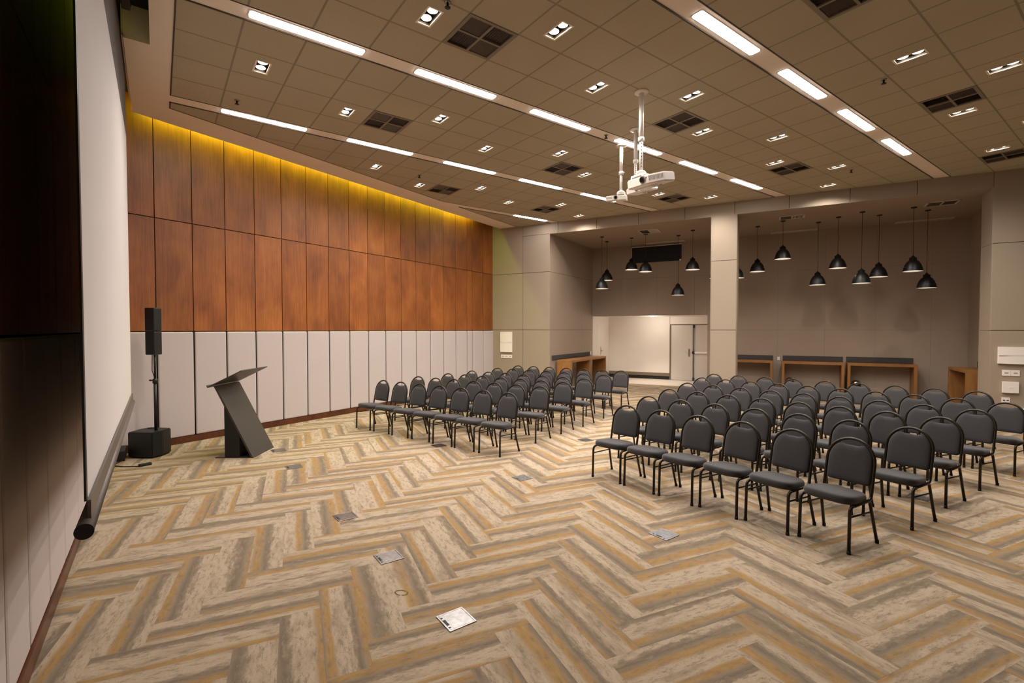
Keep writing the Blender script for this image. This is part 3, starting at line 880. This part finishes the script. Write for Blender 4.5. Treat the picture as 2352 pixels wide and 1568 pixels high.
# ------------------------------------------------------------------ chairs
def make_chair():
    r = empty('banquet_chair')
    LN = math.tan(R(12))
    def back_y(z): return .175 + (z-.44)*LN
    # seat cushion
    bm = NB(); seg = 40
    prof = [(0, -.032), (.6, -.033), (.92, -.032), (.975, -.024), (1, -.006), (1, .012), (.975, .030), (.92, .041), (.80, .047), (.45, .051), (0, .053)]
    rings = []
    for s, z in prof:
        if s == 0: rings.append([bm.verts.new((0, -.035, .428+z))]); continue
        ring = []
        for k in range(seg):
            a = 2*math.pi*k/seg; ca, sa = math.cos(a), math.sin(a); ex = 2/3.6
            x = .212*s*math.copysign(abs(ca)**ex, ca); y = .215*s*math.copysign(abs(sa)**ex, sa)
            x *= 1 - .06*(y/.215)
            ring.append(bm.verts.new((x, y-.035, .428+z - .02*(y/.215))))
        rings.append(ring)
    for a, b in zip(rings, rings[1:]):
        for k in range(seg):
            j = (k+1) % seg
            if len(a) == 1: bm.faces.new((a[0], b[k], b[j]))
            elif len(b) == 1: bm.faces.new((a[k], a[j], b[0]))
            else: bm.faces.new((a[k], a[j], b[j], b[k]))
    obj('seat', bm, M['chairfab'], r, smooth=True)
    # back cushion
    hw, zc, zb = .186, .70, .505
    def topz(x): return zc + math.sqrt(max(hw*hw-x*x, 0)) - .048*math.exp(-(x/.085)**4)
    out = []
    n = 22
    for k in range(n+1):
        t = -1+2*k/n; x = hw*math.sin(t*math.pi/2)
        out.append((x, topz(x)))
    right = [(hw, zc-(zc-zb-.03)*q/3) for q in range(1, 4)]
    cr = [(hw-.03+.03*math.cos(R(q)), zb+.03-.03*math.sin(R(q))) for q in (30, 60, 90)]
    bot = [(hw-.03-(2*hw-.06)*q/6, zb) for q in range(1, 6)]
    cl = [(-hw+.03-.03*math.sin(R(q)), zb+.03-.03*math.cos(R(q))) for q in (0, 30, 60, 90)]
    left = [(-hw, zb+.03+(zc-zb-.03)*q/3) for q in range(1, 3)]
    out += right + cr + bot + cl + left
    bm = NB(); N_ = len(out); cx, cz = 0, .672
    def ring(s, dy):
        return [bm.verts.new((cx+(x-cx)*s, back_y(cz+(z-cz)*s)+dy, cz+(z-cz)*s)) for x, z in out]
    ly = [(.70, -.024), (.90, -.021), (.97, -.014), (1.0, -.002), (1.0, .004), (.97, .014), (.90, .018), (.70, .021)]
    rg = [ring(s, d) for s, d in ly]
    for a, b in zip(rg, rg[1:]):
        for k in range(N_):
            bm.faces.new((a[k], a[(k+1) % N_], b[(k+1) % N_], b[k]))
    for ring_, dy in ((rg[0], -.025), (rg[-1], .022)):
        c = bm.verts.new((cx, back_y(cz)+dy, cz))
        for k in range(N_): bm.faces.new((ring_[k], ring_[(k+1) % N_], c))
    obj('backrest', bm, M['chairfab'], r, smooth=True)
    # back frame
    fw_ = .199; pts = [(-fw_, .0, .397), (-fw_, .165, .397), (-fw_, back_y(.48), .48)]
    p = fillet(pts, .05, 6)
    arch = [(-fw_*math.cos(R(a)), back_y(zc+.0+fw_*math.sin(R(a))), zc+fw_*math.sin(R(a))) for a in range(0, 181, 12)]
    p = p + [Vector(q) for q in arch] + [Vector((-q.x, q.y, q.z)) for q in reversed(p)]
    bm = NB(); tube(bm, p, .0135, 10); obj('back_frame', bm, M['chairmet'], r)
    for sx in (-1, 1):
        U = fillet([(sx*.208, -.232, .012), (sx*.206, -.222, .40), (sx*.206, .125, .40), (sx*.224, .232, .012)], [.055, .045], 6)
        mid = len(U)//2
        h1 = U[:mid]; h2 = U[mid-1:]
        for h, f in ((h1, (sx*.208, -.2325)), (h2, (sx*.2245, .2335))):
            bm = NB(); tube(bm, h, .0138, 10); lg = obj('leg', bm, M['chairmet'], r)
            bm = NB(); lathe(bm, [(0, 0), (.0165, 0), (.0165, .028), (.0125, .03)], 10, f[0], f[1]); obj('foot_cap', bm, M['blackmat'], lg)
        bm = NB(); tube(bm, [(sx*.2065, -.224, .315), (sx*.2105, .150, .295)], .008, 8); obj('stretcher', bm, M['chairmet'], r)
    bm = NB(); tube(bm, [(-.205, -.10, .392), (.205, -.10, .392)], .009, 8); tube(bm, [(-.205, .09, .392), (.205, .09, .392)], .009, 8)
    obj('seat_rail', bm, M['chairmet'], r)
    return r

F_, P_, YAW = 1107.3, .0253, .9379
cp, sp_, cy, sy = math.cos(P_), math.sin(P_), math.cos(YAW), math.sin(YAW)
RT = Vector((cy, sy, 0)); FWD = Vector((-sy*cp, cy*cp, -sp_)); UP = Vector((-sy*sp_, cy*sp_, cp))
def at_z(u, v, z):                            # survey helper: a point of known height seen in the photograph
    d = FWD + RT*((u-1176)/F_) - UP*((v-784)/F_)
    return Vector((0, 0, H)) + d*((z-H)/d.z)
RB = [[(1440.3,930.7),(1525,941.7),(1606.4,953.4),(1713.5,967.5),(1827,985),(1958.4,1006.3)],
[(1491.8,910),(1567.8,918.3),(1645,927),(1740.8,937),(1837.6,949),(1959.6,964.4),(2096.9,982.5)],
[(1536.2,894.3),(1605.2,898.5),(1676.5,906.5),(1755,913.6),(1841.8,922.5),(1932.6,932),(2044,945),(2165,959.7)],
[(1577,879.8),(1639,884),(1704,889.2),(1775.4,895.2),(1852,902),(1937.5,909.8),(2021.8,919.8),(2123.9,928.7),(2243.6,941.4)],
[(1610,868),(1666,871.6),(1724,875),(1790,879.6),(1861,883.8),(1939.5,890.6),(2018.3,897.5),(2107.5,905.7),(2203.7,915.1),(2311.6,927.3)],
[(1640.3,859.4),(1695.4,861.8),(1758.2,864.7),(1822,869.2),(1900.7,873.9),(1978.4,878),(2066.4,884.6),(2152,892),(2242.4,899.8)]]
LB = [[(881.6,872.7),(922.4,876.5),(967,881.6),(1013,885.5),(1062.8,890.6),(1112.5,895.7),(1169,901.5)],
[(962,864.3),(1002.8,867.6),(1044,870),(1093.4,874.7),(1139,879),(1186.3,882),(1242,886.5)],
[(1029.6,857.4),(1071,859.2),(1110.5,863.5),(1153,866.8),(1198.6,870.2),(1244.6,873.2),(1294.7,876)],
[(1084.4,851),(1123.5,854),(1164.6,856),(1206,859.5),(1248.8,862.5),(1294.7,865),(1343,868.5)],
[(1145,845.2),(1178,846.4),(1216.5,849),(1256.5,851),(1297.3,854),(1343,857),(1390,860)],
[(1190,839.6),(1225.9,840.7),(1263.3,842.6),(1304,844.7),(1343,846.4),(1384,848.6),(1426.5,851.5)]]
ROW = ['front', 'second', 'third', 'fourth', 'fifth', 'back']
def chairs():
    c0 = make_chair(); first = True
    rr = random.Random(3)
    for blk, rows in (('left', LB), ('right', RB)):
        for i, row in enumerate(rows):
            P = [at_z(u, v, .905) for u, v in row]
            n = len(P)
            # straighten the hand-read points halfway to an even row
            mx = sum(range(n))/n; sxx = sum((k-mx)**2 for k in range(n))
            ax_ = sum(p.x for p in P)/n; ay_ = sum(p.y for p in P)/n
            bx = sum((k-mx)*p.x for k, p in enumerate(P))/sxx; by = sum((k-mx)*p.y for k, p in enumerate(P))/sxx
            for k, p in enumerate(P):
                q = Vector((ax_+bx*(k-mx), ay_+by*(k-mx), 0))
                g = p.lerp(q, .75)
                t = k/(n-1)
                if blk == 'left': ang = R(19+rr.uniform(-2.5, 2.5))
                else: ang = R(8-14*t+rr.uniform(-1.5, 1.5)) if i == 0 else R(5-12*t+rr.uniform(-1.5, 1.5))
                ey = Vector((-math.sin(ang), math.cos(ang), 0))
                o = c0 if first else dup(c0)
                first = False
                loc = g - ey*.283
                o.location = (loc.x, loc.y, 0); o.rotation_euler = (0, 0, ang)
                pos = 'leftmost' if k == 0 else ('rightmost' if k == n-1 else ordn[k]+' from left')
                tag(o, 'grey padded chair, %s in the %s row of the %s block' % (pos, ROW[i], blk), 'chair', 'grey padded banquet chairs in rows')
chairs()

# ------------------------------------------------------------------ alcove furniture
def console(loc, rot, L, D, z, label, group=None, mids=()):
    r = empty('console_table', loc, rot); tag(r, label, 'table', group)
    t = .07
    bm = NB(); box(bm, 0, L, 0, D, z-t, z, bevel=.003); obj('tabletop', bm, M['console'], r)
    for x in [0, L-t]+list(mids):
        bm = NB(); box(bm, x, x+t, 0, D, 0, z-t-.0005, bevel=.003); obj('side_panel', bm, M['console'], r)
    return r
CG = 'wooden console tables in the alcove'
console(B(-1.55, 2.9), th, 1.435, .49, .975, 'open wooden console table half hidden behind the pillar', CG)
console(B(.128, 2.9), th, 1.559, .49, .97, 'open wooden console table right of the wall switch, middle of the rear wall', CG)
console(B(1.759, 2.9), th, 1.554, .49, .97, 'open wooden console table on the rear wall, right of the middle one', CG)
r = console(B(-5.64, 3.30), th-R(90)+R(0), 2.95, .50, .965, 'two-bay wooden console table along the left alcove wall', CG, mids=(1.42,))
r.location = B(-5.60, 3.28); r.rotation_euler = (0, 0, th-R(93.2))
r.location = B(-5.42, 3.22)
r.scale = (1, -1, 1)
console(B(3.89, 2.70), th-R(90), 1.35, .50, .965, 'wooden console table against the right alcove wall beside the pier', CG)
def board(loc, rot, L, z0, z1, label):
    bm = NB(); box(bm, 0, L, -.03, 0, z0, z1, bevel=.006)
    o = obj('splash_board', bm, M['board'], loc=loc, rotz=rot); tag(o, label, 'board', 'charcoal boards above the consoles')
board(B(-1.4, 3.398), th, 1.29, .98, 1.118, 'charcoal padded board above the console behind the pillar')
board(B(.153, 3.398), th, 1.54, .975, 1.123, 'charcoal padded board above the middle console')
board(B(1.767, 3.398), th, 1.54, .975, 1.13, 'charcoal padded board above the right-hand rear console')
board(B(-6.185, .12), th+R(86.8), 3.0, .97, 1.11, 'charcoal padded board along the left alcove wall above the two-bay console')
board(B(4.448, 2.6), th-R(90), 1.1, .97, 1.12, 'charcoal padded board edge above the right console')
# pedal bins
b0 = empty('waste_bin')
bm = NB(); lathe(bm, [(0, 0), (.115, 0), (.12, .02), (.12, .36), (.115, .37), (0, .37)], 28); obj('body', bm, M['black'], b0)
bm = NB(); lathe(bm, [(.118, .37), (.118, .40), (.10, .44), (.06, .47), (0, .485)], 28); obj('lid', bm, M['chrome'], b0)
for i, (s, lb) in enumerate(((.342, 'middle'), (1.982, 'right-hand rear'))):
    o = b0 if i == 0 else dup(b0)
    o.location = B(s, 3.1); o.rotation_euler = (0, 0, th)
    tag(o, 'black bin with domed chrome lid under the %s console' % lb, 'bin', 'chrome-lidded bins')

# pendants
def pendants():
    r0 = empty('pendant_lamp')
    bm = NB(); lathe(bm, [(0, -.003), (.06, -.003), (.06, -.02), (.05, -.026), (0, -.026)], 24); can = obj('canopy', bm, M['pend'], r0)
    bm = NB(); tube(bm, [(0, 0, 0), (0, 0, 1)], .005, 6); cord = obj('cord', bm, M['cord'], r0)
    # shade: origin at the rim, radius .235 height .38
    q = .2/.235
    ou = [(r_*q, z_) for r_, z_ in [(.0, .385), (.014, .385), (.016, .362), (.043, .36), (.045, .332), (.084, .33), (.088, .263), (.107, .258), (.153, .215), (.19, .155), (.214, .09), (.230, .03), (.235, 0)]]
    inn = [(r_*q, z_) for r_, z_ in [(.231, .001), (.226, .03), (.210, .09), (.186, .15), (.149, .208), (.104, .245), (.05, .25), (0, .25)]]
    bm = NB(); lathe(bm, ou, 40); sh = obj('shade', bm, M['pend'], r0)
    bm = NB(); lathe(bm, [(.2, 0)]+inn, 40); obj('shade_lining', bm, M['pendin'], sh)
    bm = NB(); lathe(bm, [(0, .09), (.025, .095), (.04, .12), (.04, .15), (.02, .2), (.02, .26), (0, .26)], 16); obj('bulb', bm, M['pendbulb'], sh)
    data = [(-4.953, 1.28, 3.23, .42, 'lowest, at left end of the left bay'), (-5.072, 2.166, 3.58, .40, 'just behind the lowest left one'), (-4.178, 1.932, 3.86, .428, 'left of the black wall panel'),
            (-3.624, 1.509, 3.72, .425, 'directly before the black wall panel'), (-2.775, 2.231, 3.01, .436, 'low one above the double door'), (-2.251, 1.594, 3.71, .441, 'high one right of the black panel'),
            (-1.63, 2.0, 3.47, .445, 'mostly hidden at the left edge of the pillar'), (-1.05, 1.6, 3.40, .445, 'peeking out at the right edge of the pillar'),
            (-.533, 1.947, 3.59, .449, 'leftmost in the right bay'), (.099, 1.482, 3.85, .464, 'highest, second in the right bay'), (.954, 2.148, 3.16, .47, 'low, third in the right bay'),
            (1.373, 1.662, 3.54, .484, 'high, fourth in the right bay'), (1.84, 1.283, 3.09, .488, 'low, fifth in the right bay overlapped by its neighbour'), (2.281, 1.914, 3.29, .49, 'sixth in the right bay overlapping its left neighbour'),
            (2.866, 1.326, 3.34, .523, 'high, second from the right end'), (3.241, 1.86, 2.96, .529, 'low, at the right end near the pier')]
    for i, (s, m, zb, dia, lb) in enumerate(data):
        o = r0 if i == 0 else dup(r0)
        o.location = B(s, m, 4.89)
        for ch in o.children:
            if ch.name.startswith('shade'): ch.location = (0, 0, zb-4.89); ch.scale = (1, 1, 1)
            if ch.name.startswith('cord'):
                ch.location = (0, 0, zb+.385-4.89); ch.scale = (1, 1, 4.89-zb-.385-.02)
        tag(o, 'black dome pendant lamp, ' + lb, 'lamp', 'black pendant lamps in the alcove')
pendants()

# alcove ceiling grilles and slots
for i, (s0, s1, m0, m1, lb) in enumerate(((-3.72, -3.12, .82, 1.42, 'left alcove bay above the black panel'), (.0, .59, .85, 1.30, 'right bay near the pillar'), (3.04, 3.64, .92, 1.38, 'right bay near the pier'))):
    r = empty('ceiling_grille', B((s0+s1)/2, (m0+m1)/2, 4.89), th); tag(r, 'pale metal air grille in the alcove ceiling, ' + lb, 'vent', 'alcove ceiling grilles')
    w, d = (s1-s0)/2, (m1-m0)/2
    bm = NB()
    for a, b, c_, e_ in ((-w, w, -d, -d+.04), (-w, w, d-.04, d), (-w, -w+.04, -d, d), (w-.04, w, -d, d), (-.015, .015, -d, d)): box(bm, a, b, c_, e_, -.014, 0)
    obj('frame', bm, M['slotgrey'], r)
    bm = NB(); louver(bm, -w+.04, -.015, -d+.04, d-.04, True, 8, -.026); louver(bm, .015, w-.04, -d+.04, d-.04, False, 8, -.026); obj('louver', bm, M['slotgrey'], r)
    bm = NB(); box(bm, -w+.03, w-.03, -d+.03, d-.03, -.002, -.0005); obj('back_plate', bm, M['ventslat'], r)
for s0, s1, lb in ((-4.02, -2.75, 'above the black panel'), (-.21, 1.0, 'at the left of the right bay'), (2.83, 4.06, 'at the right of the right bay')):
    r = empty('slot_diffuser', B((s0+s1)/2, 3.25, 4.89), th); tag(r, 'long pale slot diffuser on the alcove ceiling ' + lb, 'vent', 'alcove slot diffusers')
    w = (s1-s0)/2
    bm = NB(); box(bm, -w, w, -.12, .12, -.016, 0, bevel=.003); obj('frame', bm, M['slotgrey'], r)
    bm = NB(); box(bm, -w+.02, w-.02, -.05, -.03, -.0175, -.015); box(bm, -w+.02, w-.02, .03, .05, -.0175, -.015); obj('slot', bm, M['ventslat'], r)

# black panel high on the alcove wall
r = empty('wall_display', B(-3.71, 3.4, 4.53), th); tag(r, 'black rectangular panel with white edge high on the alcove wall', 'panel')
bm = NB(); box(bm, -.835, .835, -.05, 0, -.27, .27); obj('panel', bm, M['blackmat'], r)
bm = NB(); box(bm, -.85, -.83, -.055, 0, -.27, .285); box(bm, -.85, .85, -.055, 0, .268, .285); obj('edge_trim', bm, M['plast'], r)
bm = NB(); prism(bm, [(.78, -.056), (.84, -.056), (.84, -.05), (.78, -.05)], -.28, -.23); obj('corner_cap', bm, M['plast'], r)

# ------------------------------------------------------------------ wall fittings
def plate(name, s0, s1, z0, z1, m, label, cat, group=None, t=.012, n=1, dark=None):
    r = empty(name, B((s0+s1)/2, m, (z0+z1)/2), th); tag(r, label, cat, group)
    w, h = (s1-s0)/2, (z1-z0)/2
    for i in range(n):
        a = -w+2*w*i/n; b = -w+2*w*(i+1)/n
        bm = NB(); box(bm, a+.002, b-.002, -t, 0, -h, h, bevel=.003); p = obj('cover_plate', bm, M['plast'], r)
        if dark == 'sockets':
            for c in (-.028, .028):
                bm = NB(); box(bm, (a+b)/2+c-.018, (a+b)/2+c+.018, -t-.001, -t+.001, -.01, .01); obj('socket', bm, M['blackmat'], p)
        else:
            bm = NB(); box(bm, (a+b)/2-.03, (a+b)/2+.03, -t-.003, -t+.001, -.012, .012, bevel=.001); obj('rocker', bm, M['plastgrey'] if n > 1 else M['plast'], p)
def curved_box(s0, s1, z0, z1, label, t=.055):
    r = empty('wall_unit', B((s0+s1)/2, 0, (z0+z1)/2), th); tag(r, label, 'wall box')
    w, h = (s1-s0)/2, (z1-z0)/2
    bm = NB()
    prof = [(-w, 0), (-w, -t*.75), (-w*.5, -t*.95), (0, -t), (w*.5, -t*.95), (w, -t*.75), (w, 0)]
    prism(bm, prof, -h, h); bmesh.ops.bevel(bm, geom=bm.edges[:], offset=.004, segments=2, affect='EDGES')
    obj('housing', bm, M['plast'], r)
    bm = NB(); box(bm, -w*.97, w*.97, -t-.0012, -t*.75, -.004, .001); obj('seam', bm, M['plastgrey'], r)
curved_box(-7.96, -7.525, 1.185, 1.846, 'tall white curved wall unit on the left end of the back wall')
plate('switch_plate', -7.948, -7.529, .99, 1.10, 0, 'row of three white switch plates under the tall wall unit', 'switch', None, n=3)
curved_box(4.025, 4.72, 1.215, 1.565, 'wide white curved wall unit on the right pier')
plate('switch_plate', 4.10, 4.372, .966, 1.088, 0, 'pair of white switch plates below the wide unit on the pier', 'switch', None, n=2)
plate('control_box', 4.103, 4.352, .616, .848, 0, 'white square control box on the right pier below the switches', 'control box', None, t=.05)
plate('socket_plate', 4.101, 4.237, .398, .514, 0, 'white plate with two black sockets low on the right pier', 'socket', None, dark='sockets')
plate('switch_plate', .0, .075, .97, 1.075, 3.4, 'single white switch plate on the rear alcove wall between consoles', 'switch')
r = empty('switch_plate', B(-6.02, 3.25, 1.06), th+R(90)); tag(r, 'small white switch plate at the far end of the left alcove wall', 'switch')
bm = NB(); box(bm, -.035, .035, -.012, 0.0, -.06, .06, bevel=.003); obj('cover_plate', bm, M['plast'], r)
# vestibule downlight
r = empty('vestibule_light', B(-4.0, 4.2, 2.413), th); tag(r, 'small bright ceiling light over the vestibule entrance', 'light')
bm = NB(); lathe(bm, [(0, 0), (.10, 0), (.095, -.012), (.07, -.014), (0, -.014)], 28); obj('trim', bm, M['lamptrim'], r)
bm = NB(); lathe(bm, [(0, -.0145), (.065, -.0145), (.06, -.018), (0, -.019)], 24); obj('lens', bm, M['lampdisc'], r)
l2 = bpy.data.lights.new('vestibule_beam', 'SPOT'); l2.energy = 130; l2.color = (1, .9, .8); l2.spot_size = R(75); l2.spot_blend = .6; l2.shadow_soft_size = .05
q = bpy.data.objects.new('vestibule_beam', l2); link(q, r); q.location = (0, 0, -.03)
l3 = bpy.data.lights.new('vestibule_glow', 'POINT'); l3.energy = 28; l3.color = (1, .92, .84); l3.shadow_soft_size = .08
q = bpy.data.objects.new('vestibule_glow', l3); link(q, r); q.location = (0, 0, -.12)

# ------------------------------------------------------------------ camera, world, view
cam = bpy.data.cameras.new('camera'); cam.sensor_width = 36; cam.sensor_fit = 'HORIZONTAL'
cam.lens = 36*F_/2352; cam.clip_start = .05; cam.clip_end = 100
co = link(bpy.data.objects.new('camera', cam)); co.location = (0, 0, H)
co.rotation_euler = (R(90)-P_, 0, YAW)
scene.camera = co
w = bpy.data.worlds.new('world'); scene.world = w; w.use_nodes = True
w.node_tree.nodes['Background'].inputs[0].default_value = (.05, .045, .04, 1)
w.node_tree.nodes['Background'].inputs[1].default_value = .2
vs = scene.view_settings
vs.view_transform = 'Standard'; vs.look = 'None'; vs.exposure = EXPO; vs.gamma = 1; vs.use_curve_mapping = False
cyc = scene.cycles
cyc.max_bounces = 6; cyc.diffuse_bounces = 4; cyc.glossy_bounces = 3; cyc.sample_clamp_indirect = 6
cyc.use_denoising = True
try: cyc.use_light_tree = True
except Exception: pass
